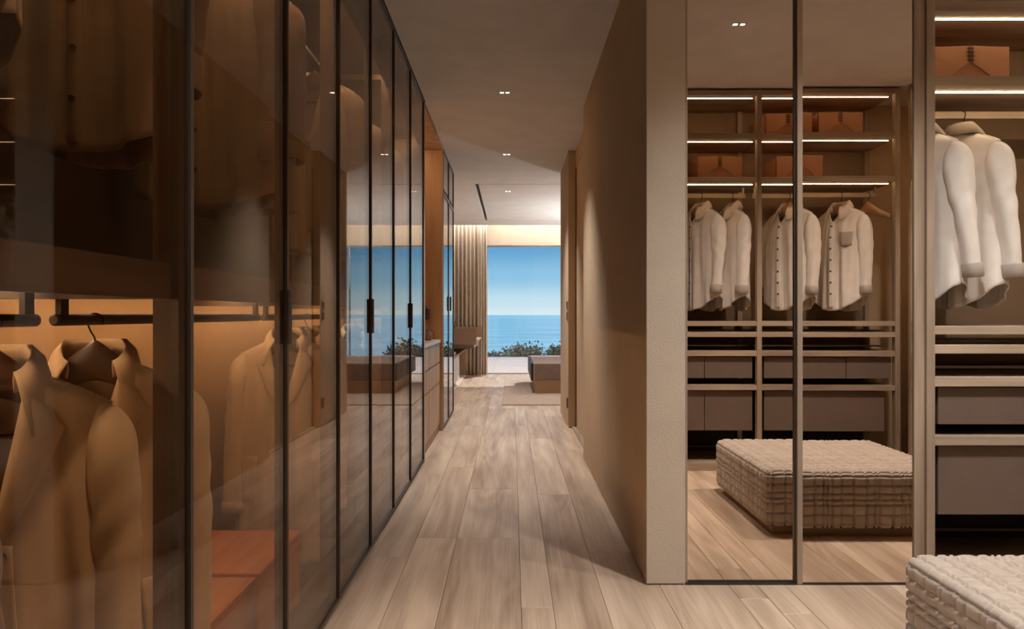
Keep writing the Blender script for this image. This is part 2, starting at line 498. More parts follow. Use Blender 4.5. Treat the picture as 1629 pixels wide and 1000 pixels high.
# ------------------------------------------------------------------ window, terrace, sea
win = struct('window_1', 'steel', (-0.50, 4.0, YW + 0.02, YW + 0.10, 0.0, 0.02), label='wide frameless window onto the sea')
for (x0, x1, z0, z1) in ((-0.50, -0.475, 0.02, 2.48), (1.75, 1.775, 0.02, 2.48), (3.975, 4.0, 0.02, 2.48), (-0.475, 1.75, 2.455, 2.48), (1.775, 3.975, 2.455, 2.48)):
    bx('window_frame', 'steel', win, x0, x1, YW + 0.03, YW + 0.08, z0, z1)
for (x0, x1) in ((-0.475, 1.75), (1.775, 3.975)):
    bx('pane', 'clear', win, x0, x1, YW + 0.05, YW + 0.058, 0.02, 2.455)
struct('window_sill', 'white', (-0.50, 4.0, YW - 0.02, YW + 0.02, -0.01, 0.012), label='pale threshold strip under the sea window')

terrace = struct('terrace', 'subfloor', (-4, 8, YW + 0.12, 20.35, -0.3, -0.035), label='pale stone terrace outside the window')
for ix in range(10):
    for iy in range(5):
        xa = -4 + ix * 1.2; ya = YW + 0.12 + iy * 1.22
        MB().slab(xa + 0.002, xa + 1.198, ya + 0.002, min(ya + 1.218, 20.34), -0.035, -0.012, 0.003).build('paving_slab', 'terrace', terrace)
bal = thing('balustrade', 'frameless glass balustrade along the terrace edge', 'railing', (0, 20.28, -0.012))
for k in range(-3, 6):
    xa = -0.02 + 0.17 + k * 0.98
    bx('glass_panel', 'clear', bal, xa + 0.012, xa + 0.968, 20.27, 20.285, 0.0, 1.02)
bx('top_edge', 'clear', bal, -2.8, 6.0, 20.262, 20.292, 1.02, 1.04)
bx('bottom_channel', 'steel', bal, -2.8, 6.0, 20.25, 20.31, -0.012, 0.0)

tag(MB().grid([[(x, y, -30.0) for x in (-40000, 40000)] for y in (60, 200, 1000, 5000, 40000)]).build('sea', 'sea'),
    'calm blue sea reaching the horizon beyond the terrace', 'sea', kind='stuff')
tag(MB().grid([[(x, y, z) for x in (-60, 60)] for y, z in ((20.4, -1.5), (40, -14), (70, -31))]).build('hillside', 'leaf'),
    'green slope falling away below the terrace', 'hillside', kind='structure')

def shrub(name, label, x, y, top, rad, mat, seed, group):
    r = random.Random(seed)
    t = thing(name, label, 'shrub', (x, y, -1.55), group=group)
    st = MB(); lf = MB()
    for k in range(22):
        a = r.uniform(0, 6.28); sp = r.uniform(0.25, 1.0)
        tip = Vector((x + math.cos(a) * rad * sp, y + math.sin(a) * rad * sp * 0.6, top - (sp ** 2) * rad * 0.75 - r.uniform(0, 0.08)))
        b0 = Vector((x + math.cos(a) * 0.05, y + math.sin(a) * 0.05, -1.55))
        mid = b0.lerp(tip, 0.55) + Vector((0, 0, 0.15))
        st.tube([b0, mid, tip], [0.016, 0.010, 0.004], 5)
        for q in range(150):
            u = r.uniform(0.25, 1.0)
            p = (b0.lerp(mid, u / 0.55) if u < 0.55 else mid.lerp(tip, (u - 0.55) / 0.45))
            p = p + Vector((r.gauss(0, 0.08), r.gauss(0, 0.08), r.gauss(0, 0.06)))
            d1 = Vector((r.gauss(0, 1), r.gauss(0, 1), r.uniform(-0.2, 1.0))).normalized()
            d2 = d1.cross(Vector((r.gauss(0, 1), r.gauss(0, 1), r.gauss(0, 1)))).normalized()
            L_ = r.uniform(0.07, 0.14)
            lf.add([p, p + d1 * L_ * 0.5 + d2 * L_ * 0.22, p + d1 * L_, p + d1 * L_ * 0.5 - d2 * L_ * 0.22], [(0, 1, 2, 3)])
    st.build('stems', 'stem', t)
    o = lf.build('foliage', mat, t, fixn=False); o['kind'] = 'stuff'
shrub('shrub', 'olive-green shrub left of centre behind the glass balustrade', 0.08, 21.3, 0.36, 0.62, 'leaf2', 1, 'shrubs behind the balustrade')
shrub('shrub', 'low dark shrub just beside the olive-green one', 0.66, 21.5, 0.26, 0.55, 'leaf', 2, 'shrubs behind the balustrade')
shrub('shrub', 'green shrub above the bench behind the balustrade', 1.22, 21.3, 0.26, 0.45, 'leaf', 3, 'shrubs behind the balustrade')
shrub('shrub', 'tallest green shrub at the right edge of the window', 1.72, 21.4, 0.44, 0.5, 'leaf', 4, 'shrubs behind the balustrade')
shrub('shrub', 'sparse green shrub beside the curtain edge', -0.62, 21.4, 0.10, 0.5, 'leaf', 5, 'shrubs behind the balustrade')

# ------------------------------------------------------------------ downlights
def downlight(x, y, label, watts, spot=True, col=(1.0, 0.975, 0.95), cone=86):
    t = thing('twin_downlight', label, 'downlight', (x, y, H), group='twin ceiling downlights')
    fr = MB()
    for sx_ in (-1, 1):
        cx = x + sx_ * 0.021
        for (a, b_, c_, d_) in ((-0.017, 0.017, -0.017, -0.013), (-0.017, 0.017, 0.013, 0.017), (-0.017, -0.013, -0.013, 0.013), (0.013, 0.017, -0.013, 0.013)):
            fr.box(cx + a, cx + b_, y + c_, y + d_, H - 0.006, H)
    fr.build('trim_ring', 'white', t)
    for sx_ in (-1, 1):
        cx = x + sx_ * 0.021
        bx('lens', 'lens', t, cx - 0.013, cx + 0.013, y - 0.013, y + 0.013, H - 0.003, H - 0.0005)
    if spot:
        ld = bpy.data.lights.new('downlight_lamp', 'SPOT')
        ld.energy = watts; ld.color = col; ld.spot_size = math.radians(cone); ld.spot_blend = 1.0
        ld.shadow_soft_size = 0.05
        lo = bpy.data.objects.new('lamp', ld); C.objects.link(lo); lo.parent = t
        lo.location = (0, 0, -0.02)
for y_, lb in ((1.27, 'twin square downlight in the corridor ceiling above the camera'),
               (5.57, 'nearest visible twin downlight in the corridor ceiling'), (7.72, 'second visible twin downlight along the corridor ceiling')):
    downlight(-0.055, y_, lb, SPOT_CORRIDOR)
downlight(-0.055, 10.03, 'farthest twin downlight inside the bedroom ceiling panel', SPOT_BEDROOM, cone=110)
downlight(1.9, 11.5, 'unseen twin downlight added to brighten the bedroom', SPOT_BEDROOM, cone=110)  # extra downlight out of view, added to brighten the bedroom
downlight(1.30, 2.12, 'twin downlight in the dressing nook ceiling seen in the mirror', SPOT_NOOK, cone=125)
downlight(2.45, 2.00, 'twin downlight in the dressing nook ceiling by the side closet', SPOT_NOOK, cone=125)

# ------------------------------------------------------------------ garments and hangers
NECK = -0.112          # height of the neck point under the rail
def make_hanger(name, label, loc, rz, mat, group, bar=True):
    t = thing(name, label, 'hanger', loc, rz, group)
    hk = MB()
    pts = []
    for k in range(14):
        a = math.radians(-25 + k * 17)
        pts.append((0.0175 * math.cos(a), 0, -0.003 + 0.0175 * math.sin(a)))
    pts += [(-0.010, 0, -0.027), (-0.001, 0, -0.043), (0, 0.0, -0.085)]
    hk.tube(pts, 0.0023, 8).build('hook', 'hook', t, smooth=True, local=True)
    rows = []
    for k in range(29):
        s = -1 + 2 * k / 28; a = abs(s)
        x = s * 0.185
        zc = -0.108 - 0.082 * (a ** 1.15) + 0.012 * math.cos(s * math.pi * 1.5) * (1 - a)
        hh = 0.032 * (1 - a) ** 1.6 + 0.017 + 0.004 * a
        th = 0.011 + 0.003 * smooth01(a * 1.2)
        if a > 0.97: hh *= 0.6; th *= 0.6
        y0 = -0.004 * a * a
        rows.append([(x, y0 + th * math.cos(q * math.pi / 6), zc + hh * math.sin(q * math.pi / 6)) for q in range(12)])
    b_ = MB().grid(rows, closed=True)
    n = 12
    b_.f.append(tuple(range(n))); b_.f.append(tuple((28 * n + k) for k in range(n - 1, -1, -1)))
    b_.build('shoulder_bar', mat, t, smooth=True, local=True)
    if bar:
        MB().tube([(-0.185, -0.012, -0.215), (0.185, -0.012, -0.215)], 0.005, 8).tube([(-0.185, -0.012, -0.215), (-0.19, -0.012, -0.19)], 0.004, 6).tube([(0.185, -0.012, -0.215), (0.19, -0.012, -0.19)], 0.004, 6).build('trouser_bar', mat, t, smooth=True, local=True)
    return t

BUTTON = None
def garment(name, label, cat, group, loc, rz, mat, L=0.85, sw=0.205, hw=0.225, Dm=0.075, tail=0.0, V=0.20, gap=0.0, lapel=False,
            collar_h=0.055, collar_pt=0.05, collar_mat=None, cuff_mat=None, sleeve=0.60, buttons=5, pockets=(), seed=1, fold=0.012,
            splay=0.016, bend=0.03, cuff=0.06, cuff_w=1.0, pocket_mat=None, body_open=0.0, sleeve_d=1.0, scale=1.0):
    r = random.Random(seed)
    t = thing(name, label, cat, loc, rz, group)
    if scale != 1.0: t.scale = (scale,) * 3
    nw = 0.072; z0 = NECK + 0.034; drop = 0.085
    p1, p2, p3 = r.uniform(0, 6), r.uniform(0, 6), r.uniform(0, 6)
    zs = lambda x: z0 - drop * min(1.2, abs(x) / sw) ** 1.25
    def W(z):
        u = max(0.0, min(1.0, (z0 - z) / L))
        return sw - 0.012 * math.sin(min(1, u * 2.2) * math.pi) + (hw - sw) * u
    def fol(x, z, side):
        w = W(z); u = max(0.0, (zs(x) - z) / L); s = x / w
        if abs(s) >= 1: return 0.0
        f = fold * (u ** 0.75) * (math.sin(8.5 * s + p1 + side) + 0.65 * math.sin(15 * s + p2 + 2.2 * u + side) + 0.35 * math.sin(27 * s + p3 - 3 * u))
        f += 0.25 * fold * math.sin(9 * s + 14 * u + p3) * math.exp(-((u - 0.25) / 0.2) ** 2)
        return f * (1 - s ** 4)
    def dep(x, z):
        w = W(z); s = min(1.0, abs(x) / w); dd = max(0.0, zs(x) - z)
        return (0.013 + Dm * math.sqrt(min(1.0, dd / 0.20))) * math.sqrt(max(0.0, 1 - s ** 2.6))
    yf = lambda x, z: -dep(x, z) + fol(x, z, 0.0)
    yb = lambda x, z: dep(x, z) * 0.85 + fol(x, z, 2.0)
    hem = lambda x, w: -L + NECK + tail * min(1.0, (abs(x) / w)) ** 2.2
    nr, nc = 44, 20
    rv = V / L
    def xf(rr, sg):
        if rr < rv:
            return nw * (1 - (rr / rv)) ** 0.85 + (body_open if rr > 0 else 0) * (rr / rv)
        g = gap * smooth01((rr - rv) / (1 - rv)) + body_open
        return (-0.014 + g) if g < 0.02 else g
    body = MB()
    for sg in (1, -1):
        rows = []
        for i in range(nr + 1):
            rr = i / nr; row = []
            for c in range(nc + 1):
                cc = c / nc
                xt = nw + (sw - nw) * cc
                zt = zs(xt)
                zb_w = hw
                xb = cc * hw
                zz = zt + (hem(xb, hw) - zt) * rr
                w = W(zz) if rr > 0.02 else sw
                a = xf(rr, sg)
                x = a + (w - a) * cc if rr > 0.02 else xt
                y = yf(x, zz) - (0.004 if sg > 0 else 0.0) * (1 - cc)
                row.append((sg * x, yf(sg * x, zz) - (0.005 if sg > 0 else 0.0) * (1 - cc) ** 4, zz))
            rows.append(row)
        body.grid(rows)
    rows = []
    for i in range(nr + 1):
        rr = i / nr; row = []
        for c in range(2 * nc + 1):
            s = -1 + c / nc
            xt = s * sw; zt = zs(xt) - (0.012 * (1 - (abs(xt) / nw) ** 2) if abs(xt) < nw else 0)
            zz = zt + (hem(s * hw, hw) - 0.004 - zt) * rr
            x = s * (W(zz) if rr > 0.02 else sw)
            yy = yb(x, zz)
            if rr < 0.06 and abs(xt) < nw: yy = max(yy, 0.045 * (1 - (abs(xt) / nw) ** 2) + 0.012)
            row.append((x, yy, zz))
        rows.append(row)
    body.grid(rows)
    bo = body.build('body', mat, t, smooth=True, local=True, solid=0.004, fixn=False)
    # sleeves
    for sg in (1, -1):
        dz = r.uniform(-0.01, 0.01); dxx = r.uniform(-0.008, 0.006); bd = bend + r.uniform(-0.015, 0.015)
        P_ = zs(sw)
        P = [Vector((sw - 0.034, 0.0, P_ - 0.002)), Vector((sw - 0.010, 0.0, P_ - 0.055)), Vector((sw - 0.002 + splay * 0.3, -0.004, zs(sw) - 0.20)),
             Vector((sw + 0.004 + splay * 0.75 + dxx, -0.012 - 0.2 * bd, zs(sw) - 0.36)), Vector((sw + 0.000 + splay + dxx, -0.015 - bd, zs(sw) - sleeve + dz))]
        def cr_(q):
            q = q * (len(P) - 1); k = min(int(q), len(P) - 2); u = q - k
            a = P[max(k - 1, 0)]; b0 = P[k]; c0 = P[k + 1]; d0 = P[min(k + 2, len(P) - 1)]
            return 0.5 * ((2 * b0) + (c0 - a) * u + (2 * a - 5 * b0 + 4 * c0 - d0) * u * u + (3 * b0 - a - 3 * c0 + d0) * u ** 3)
        ph = r.uniform(0, 6)
        def ring(q, ka=1.0, off=0.0):
            c = cr_(q); t_ = (cr_(min(1, q + 0.02)) - cr_(max(0, q - 0.02))).normalized()
            N = Vector((-t_.z, 0, t_.x)).normalized(); B = Vector((0, 1, 0)) - t_ * t_.y; B.normalize()
            a = (0.010 + 0.042 * smooth01(q / 0.32) - 0.012 * smooth01((q - 0.3) / 0.7)) * ka
            b = (0.014 + 0.056 * smooth01(q / 0.40) - 0.022 * smooth01((q - 0.35) / 0.65)) * ka * sleeve_d
            out = []
            for k in range(28):
                th = 2 * math.pi * k / 28
                m_ = 1 + 0.075 * math.sin(2 * th + 6 * q + ph) * smooth01(q * 4) + 0.035 * math.sin(5 * th + 7 * q + 2 * ph) * smooth01(q * 3)
                m_ += 0.060 * math.sin(34 * q + 3 * math.sin(th + ph) + ph) * math.exp(-((q - 0.62) / 0.20) ** 2)
                m_ += 0.035 * math.sin(46 * q + 2 * th) * math.exp(-((q - 0.93) / 0.07) ** 2)
                out.append(c + N * (a * m_ * math.cos(th)) + B * (b * m_ * math.sin(th)) + t_ * off)
            return [(sg * p.x, p.y, p.z) for p in out]
        qs = [k / 48 for k in range(49)]
        MB().grid([ring(q) for q in qs], closed=True).build('sleeve', mat, t, smooth=True, local=True, solid=0.004, fixn=False)
        if cuff:
            cm = MB().grid([ring(1.0, 1.03 * cuff_w, -cuff * 0.45), ring(1.0, 1.10 * cuff_w, -cuff * 0.40), ring(1.0, 1.10 * cuff_w, 0.0), ring(1.0, 1.09 * cuff_w, cuff * 0.45), ring(1.0, 1.02 * cuff_w, cuff * 0.47)], closed=True)
            cm.build('cuff', cuff_mat or mat, t, smooth=True, local=True, solid=0.005, fixn=False)
    # collar
    rows = [[], [], [], [], []]
    for k in range(41):
        u = -1 + 2 * k / 40
        th = u * math.radians(152 if not lapel else 138)
        w = smooth01((abs(th) - 1.2) / 1.3)
        bx_, by_ = nw * math.sin(th), 0.058 * math.cos(th) - 0.004
        zb = z0 - 0.004 - 0.050 * w
        if abs(th) > 2.3: by_ = min(by_, -0.04)
        pts_ = [(0.99, zb - 0.004), (0.94, zb + 0.020), (0.97, zb + 0.033), (1.22 + 0.10 * w, zb + 0.012 - 0.02 * w), (1.42 + 0.32 * w, zb - collar_h * 0.45 - collar_pt * w)]
        for j, (kk, z) in enumerate(pts_):
            rows[j].append((bx_ * kk, by_ * (1 + (kk - 1) * 0.9) - 0.012 * w * (j > 2), z))
    MB().grid(rows).build('collar', collar_mat or mat, t, smooth=True, local=True, solid=0.005, fixn=False)
    # lapels / front edge facing
    if lapel:
        for sg in (1, -1):
            rows = []
            n_ = 16
            for i in range(n_ + 1):
                q = i / n_
                rr = 0.02 + (rv - 0.02) * q
                a = xf(rr, sg)
                wd = 0.085 * (1 - q) ** 0.55 * smooth01((q + 0.05) / 0.22)
                if q < 0.24: wd *= 0.55 + q
                zt = zs(nw); zz = zt + (hem(0, hw) - zt) * rr
                rows.append([(sg * (a - 0.003 + wd * c / 4), yf(sg * (a + wd * c / 4), zz) - 0.008 - 0.010 * math.sin(math.pi * min(1, c / 4)) * (1 - q) - 0.004, zz - 0.016 * c / 4) for c in range(5)])
            MB().grid(rows).build('lapel', mat, t, smooth=True, local=True, solid=0.004, fixn=False)
    # placket and buttons
    if buttons:
        zt = zs(nw)
        z_top = zt + (hem(0, hw) - zt) * (rv + 0.02)
        z_bot = hem(0, hw) + 0.02
        g = body_open
        cx0 = 0.0 if gap < 0.02 and body_open < 0.02 else None
        def px(z):
            rr = (z - zt) / (hem(0, hw) - zt)
            return xf(rr, 1) + 0.014
        rows = []
        for i in range(31):
            z = z_top + (z_bot - z_top) * i / 30
            x_ = px(z)
            rows.append([(x_ + dx, yf(x_ + dx, z) - 0.0085, z) for dx in (-0.016, -0.008, 0.0, 0.008, 0.016)])
        MB().grid(rows).build('placket', mat, t, smooth=True, local=True, solid=0.003, fixn=False)
        for k in range(buttons):
            z = z_top + (z_bot - z_top) * (0.03 + 0.80 * k / max(1, buttons - 1))
            x_ = px(z); y_ = yf(x_, z) - 0.0105
            m = MB()
            prof = [(0.0085, 0.0), (0.0085, 0.0025), (0.007, 0.0038), (0.0055, 0.0025), (0.0, 0.0025)]
            vs_, fs_ = [], []
            for (rad, hh) in prof:
                for q in range(12):
                    a = 2 * math.pi * q / 12
                    vs_.append((x_ + rad * math.cos(a), y_ - hh, z + rad * math.sin(a)))
            for i in range(len(prof) - 1):
                for q in range(12):
                    q2 = (q + 1) % 12
                    fs_.append((i * 12 + q, i * 12 + q2, (i + 1) * 12 + q2, (i + 1) * 12 + q))
            m.add(vs_, fs_); m.build('button', 'button', t, local=True)
    # pockets: (x centre, z top, width, height, tilt)
    for (xc, zt_, pw, ph_, tilt) in pockets:
        rows = []
        for i in range(9):
            row = []
            for k in range(7):
                u = -1 + 2 * k / 6
                zz = zt_ - ph_ * i / 8
                if i == 8 and pocket_mat: zz -= 0.012 * (1 - abs(u))
                x_ = xc + u * pw / 2 + tilt * (i / 8)
                row.append((x_, yf(x_, zz) - 0.0075, zz))
            rows.append(row)
        MB().grid(rows).build('pocket', pocket_mat or mat, t, smooth=True, local=True, solid=0.004, fixn=False)
    return t

# ------------------------------------------------------------------ glazed wardrobes on the left
XB = -1.30
RAIL_X = -0.995
RAIL_LO, RAIL_UP = 1.138, 2.43
def wardrobe_unit(y0, y1, ym, label, handle=True):
    t = thing('glazed_wardrobe', label, 'wardrobe', (XB, y0, 0), group='glazed wardrobes along the corridor')
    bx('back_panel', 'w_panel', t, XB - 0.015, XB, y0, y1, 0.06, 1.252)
    bx('upper_back_panel', 'w_dark', t, XB - 0.015, XB, y0, y1, 1.253, 2.79)  # darker brown than the back panel below the shelf
    bx('base', 'w_wood_y', t, XB, -0.715, y0, y1, 0.022, 0.06)
    bx('toe_kick', 'black', t, XB, -0.70, y0, y1, 0.0, 0.022)
    bx('top_panel', 'w_wood_y', t, XB, -0.71, y0, y1, 2.765, 2.80)
    for ya in (y0, y1 - 0.022):
        bx('front_post', 'w_wood_z', t, -0.755, -0.712, ya, ya + 0.022, 0.06, 2.765)
        bx('back_post', 'w_wood_z', t, XB, XB + 0.03, ya, ya + 0.022, 0.06, 2.765)
        for z in (1.183, 2.505):
            bx('crossbar', 'w_wood_y', t, XB + 0.03, -0.755, ya, ya + 0.022, z, z + 0.036)
    for z in (1.225, 2.535):
        bx('shelf', 'w_wood_y', t, XB + 0.001, -0.722, y0 + 0.001, y1 - 0.001, z, z + 0.028)
    for z, zt in ((RAIL_LO, 1.225), (RAIL_UP, 2.535)):
        r = MB().tube([(RAIL_X, y0 + 0.03, z), (RAIL_X, y0 + 0.034, z), (RAIL_X, y1 - 0.034, z), (RAIL_X, y1 - 0.03, z)], [0.009, 0.0135, 0.0135, 0.009], 14).build('hanging_rail', 'rail', t, smooth=False)
        for ya in (y0 + 0.045, y1 - 0.075):
            bx('rail_bracket', 'rail', r, RAIL_X - 0.006, RAIL_X + 0.006, ya, ya + 0.03, z + 0.010, zt)
    bx('shelf_fascia', 'w_wood_y', t, -0.722, -0.710, y0 + 0.022, y1 - 0.022, 1.183, 1.256)
    bx('shelf_fascia', 'w_wood_y', t, -0.722, -0.710, y0 + 0.022, y1 - 0.022, 2.46, 2.565)
    bx('led_strip', 'led_low', t, XB + 0.18, XB + 0.19, y0 + 0.03, y1 - 0.03, 1.219, 1.225)
    bx('led_strip', 'led_up', t, -0.742, -0.732, y0 + 0.03, y1 - 0.03, 2.529, 2.535)
    for k, (a, b_) in enumerate(((y0, ym), (ym, y1))):
        a += 0.0015; b_ -= 0.0015
        d_ = bx('door_glass', 'smoke', t, XL - 0.013, XL - 0.007, a + 0.004, b_ - 0.004, 0.030, 2.795)
        d_['label'] = 'smoked bronze glass door'
        bx('door_stile', 'bronze', d_, XL - 0.019, XL - 0.0, a, a + 0.005, 0.022, 2.803)
        bx('door_stile', 'bronze', d_, XL - 0.019, XL - 0.0, b_ - 0.005, b_, 0.022, 2.803)
        # wider inner stile behind the glass
        bx('inner_stile', 'bronze', d_, XL - 0.030, XL - 0.0135, a, a + 0.035, 0.03, 2.795)
        bx('inner_stile', 'bronze', d_, XL - 0.030, XL - 0.0135, b_ - 0.035, b_, 0.03, 2.795)
        bx('door_rail', 'bronze', d_, XL - 0.019, XL - 0.0, a + 0.005, b_ - 0.005, 0.022, 0.030)
        bx('door_rail', 'bronze', d_, XL - 0.019, XL - 0.0, a + 0.005, b_ - 0.005, 2.795, 2.803)
        if handle:
            yy = ym - 0.013 if k == 0 else ym + 0.003
            h_ = bx('handle', 'bronze', d_, XL, XL + 0.009, yy, yy + 0.008, 1.06, 1.225, bevel=0.002)
    return t
UY = [0.20, 1.585, 2.945, 4.315, 5.76]
UM = [0.895, 2.262, 3.615, 5.03]
UL = ['glazed wardrobe unit nearest the camera at the left edge', 'glazed wardrobe unit with two orange boxes inside',
      'glazed wardrobe unit with the buttoned camel coat behind it', 'farthest glazed wardrobe unit next to the niche']
for k in range(4):
    wardrobe_unit(UY[k], UY[k + 1], UM[k], UL[k])
tag(MB().box(XB - 0.015, XL, 5.762, 5.82, 0.0, 2.80).build('end_panel', 'dresser'), 'pale timber end panel closing the glazed wardrobes', 'panel')
struct('trim_5', 'black', (XB, XL + 0.002, -1.28, 5.82, 2.803, H), label='dark shadow gap above the glazed wardrobes')
struct('wall_left_near', 'plaster', (-1.33, XL, -1.30, 0.195, 0, H))

GL = 'coats on the lower wardrobe rails'
GU = 'garments on the upper wardrobe rails'
def hung(kind, x, y, z, rz, hmat='hanger', hlabel=None, hgroup=None, bar=True, **kw):
    make_hanger('coat_hanger', hlabel, (x, y, z), rz, hmat, hgroup, bar)
    return garment(loc=(x, y, z), rz=rz, **kw)
coat_kw = dict(L=0.95, V=0.28, lapel=True, sleeve=0.66, buttons=3, collar_h=0.085, collar_pt=0.045, fold=0.019, Dm=0.085, cuff=0.05,
               pockets=((-0.135, -0.60, 0.045, 0.20, -0.02), (0.135, -0.60, 0.045, 0.20, 0.02)))
lo = [(1.02, 'coat_dark', 'dark taupe wool coat cut off by the left picture edge', 11, 0.0, 'wooden hanger under the dark taupe coat at the left edge'),
      (1.42, 'coat', 'open camel coat nearest the glass at far left, lower rail', 12, 0.03, 'wooden hanger of the camel coat at far left'),
      (1.775, 'coat', 'camel coat with raised collar behind the front left coat', 13, 0.0, 'wooden hanger with visible steel hook left of the orange boxes'),
      (3.30, 'coat', 'buttoned camel coat hanging behind the orange boxes', 14, 0.0, 'wooden hanger of the buttoned camel coat'),
      (3.62, 'coat_dark', 'taupe coat directly behind the buttoned camel coat', 15, 0.0, 'wooden hanger of the taupe coat behind the buttoned coat'),
      (3.92, 'coat_dark', 'second taupe coat behind the buttoned camel coat', 16, 0.0, 'wooden hanger of the second taupe coat'),
      (4.72, 'coat', 'tan coat with pale collar in the farthest wardrobe, lower rail', 17, 0.0, 'wooden hanger of the pale-collared coat'),
      (4.98, 'coat_grey', 'pale grey tweed coat in the farthest wardrobe, lower rail', 18, 0.0, 'wooden hanger of the grey tweed coat')]
for (y, mt, lb, sd, g, hl) in lo:
    kw = dict(coat_kw)
    rz = {12: math.radians(22), 13: math.radians(17), 11: math.radians(12), 14: math.radians(7)}.get(sd, math.radians(random.Random(sd).uniform(-4, 4)))
    if sd in (12,): kw.update(gap=0.05, body_open=0.028)
    if sd == 17: kw.update(collar_mat=M['coat_grey'])
    hung('coat', RAIL_X, y, RAIL_LO, rz, hlabel=hl, hgroup='wooden hangers on the lower wardrobe rails', name='wool_coat', label=lb, cat='coat', group=GL, mat=M[mt], seed=sd, **kw)
jk = dict(L=0.80, V=0.20, sleeve=0.56, fold=0.014, Dm=0.08)
up = [(1.17, 'jacket', 'brown shirt with a cuff at the upper left picture corner', 21, dict(tail=0.10, cuff=0.10, buttons=5), 'wooden hanger of the brown corner shirt'),
      (1.78, 'jacket', 'brown shirt with curved hem nearest on the upper left rail', 22, dict(tail=0.09, cuff=0.09, buttons=5), 'wooden hanger of the curved-hem brown shirt'),
      (2.42, 'jacket', 'brown overshirt with long cuffed sleeve on the upper rail', 23, dict(tail=0.07, cuff=0.12, buttons=5, L=0.84), 'wooden hanger of the cuffed brown overshirt'),
      (2.66, 'coat_dark', 'dark jacket right behind the cuffed brown overshirt', 24, dict(lapel=True, buttons=2, L=0.80), 'wooden hanger of the dark jacket on the upper rail'),
      (3.75, 'jacket', 'tan jacket with cream collar points on the upper rail', 25, dict(lapel=True, V=0.32, buttons=2, L=0.86, collar_mat=M['white_shirt']), 'wooden hanger with bar showing in the cream-collared jacket'),
      (4.47, 'jacket', 'tan jacket behind the cream-collared one on the upper rail', 26, dict(lapel=True, buttons=2), 'wooden hanger of the tan jacket behind the cream collar'),
      (5.04, 'coat', 'last pale tan jacket on the upper rail beside the niche', 27, dict(lapel=True, buttons=2), 'wooden hanger of the last jacket by the niche')]
for (y, mt, lb, sd, kw2, hl) in up:
    kw = dict(jk); kw.update(kw2)
    hung('jacket', RAIL_X, y, RAIL_UP, math.radians(random.Random(sd).uniform(-5, 4)), hlabel=hl, hgroup='wooden hangers on the upper wardrobe rails', name='jacket', label=lb,
         cat='jacket', group=GU, mat=M[mt], seed=sd, **kw)

def storage_box(label, x0, x1, y0, y1, z0, z1):
    t = thing('storage_box', label, 'box', ((x0 + x1) / 2, (y0 + y1) / 2, z0), group='orange boxes in the wardrobe')
    bx('box_body', 'orange', t, x0 + 0.006, x1 - 0.006, y0 + 0.006, y1 - 0.006, z0, z1 - 0.07, bevel=0.003)
    bx('lid', 'orange', t, x0, x1, y0, y1, z1 - 0.075, z1, bevel=0.003)
storage_box('orange leather lidded box standing farther back in the wardrobe', -1.150, -0.800, 2.355, 2.83, 0.06, 0.33)
storage_box('orange leather lidded box nearer the camera in the wardrobe', -1.150, -0.800, 1.84, 2.325, 0.06, 0.33)

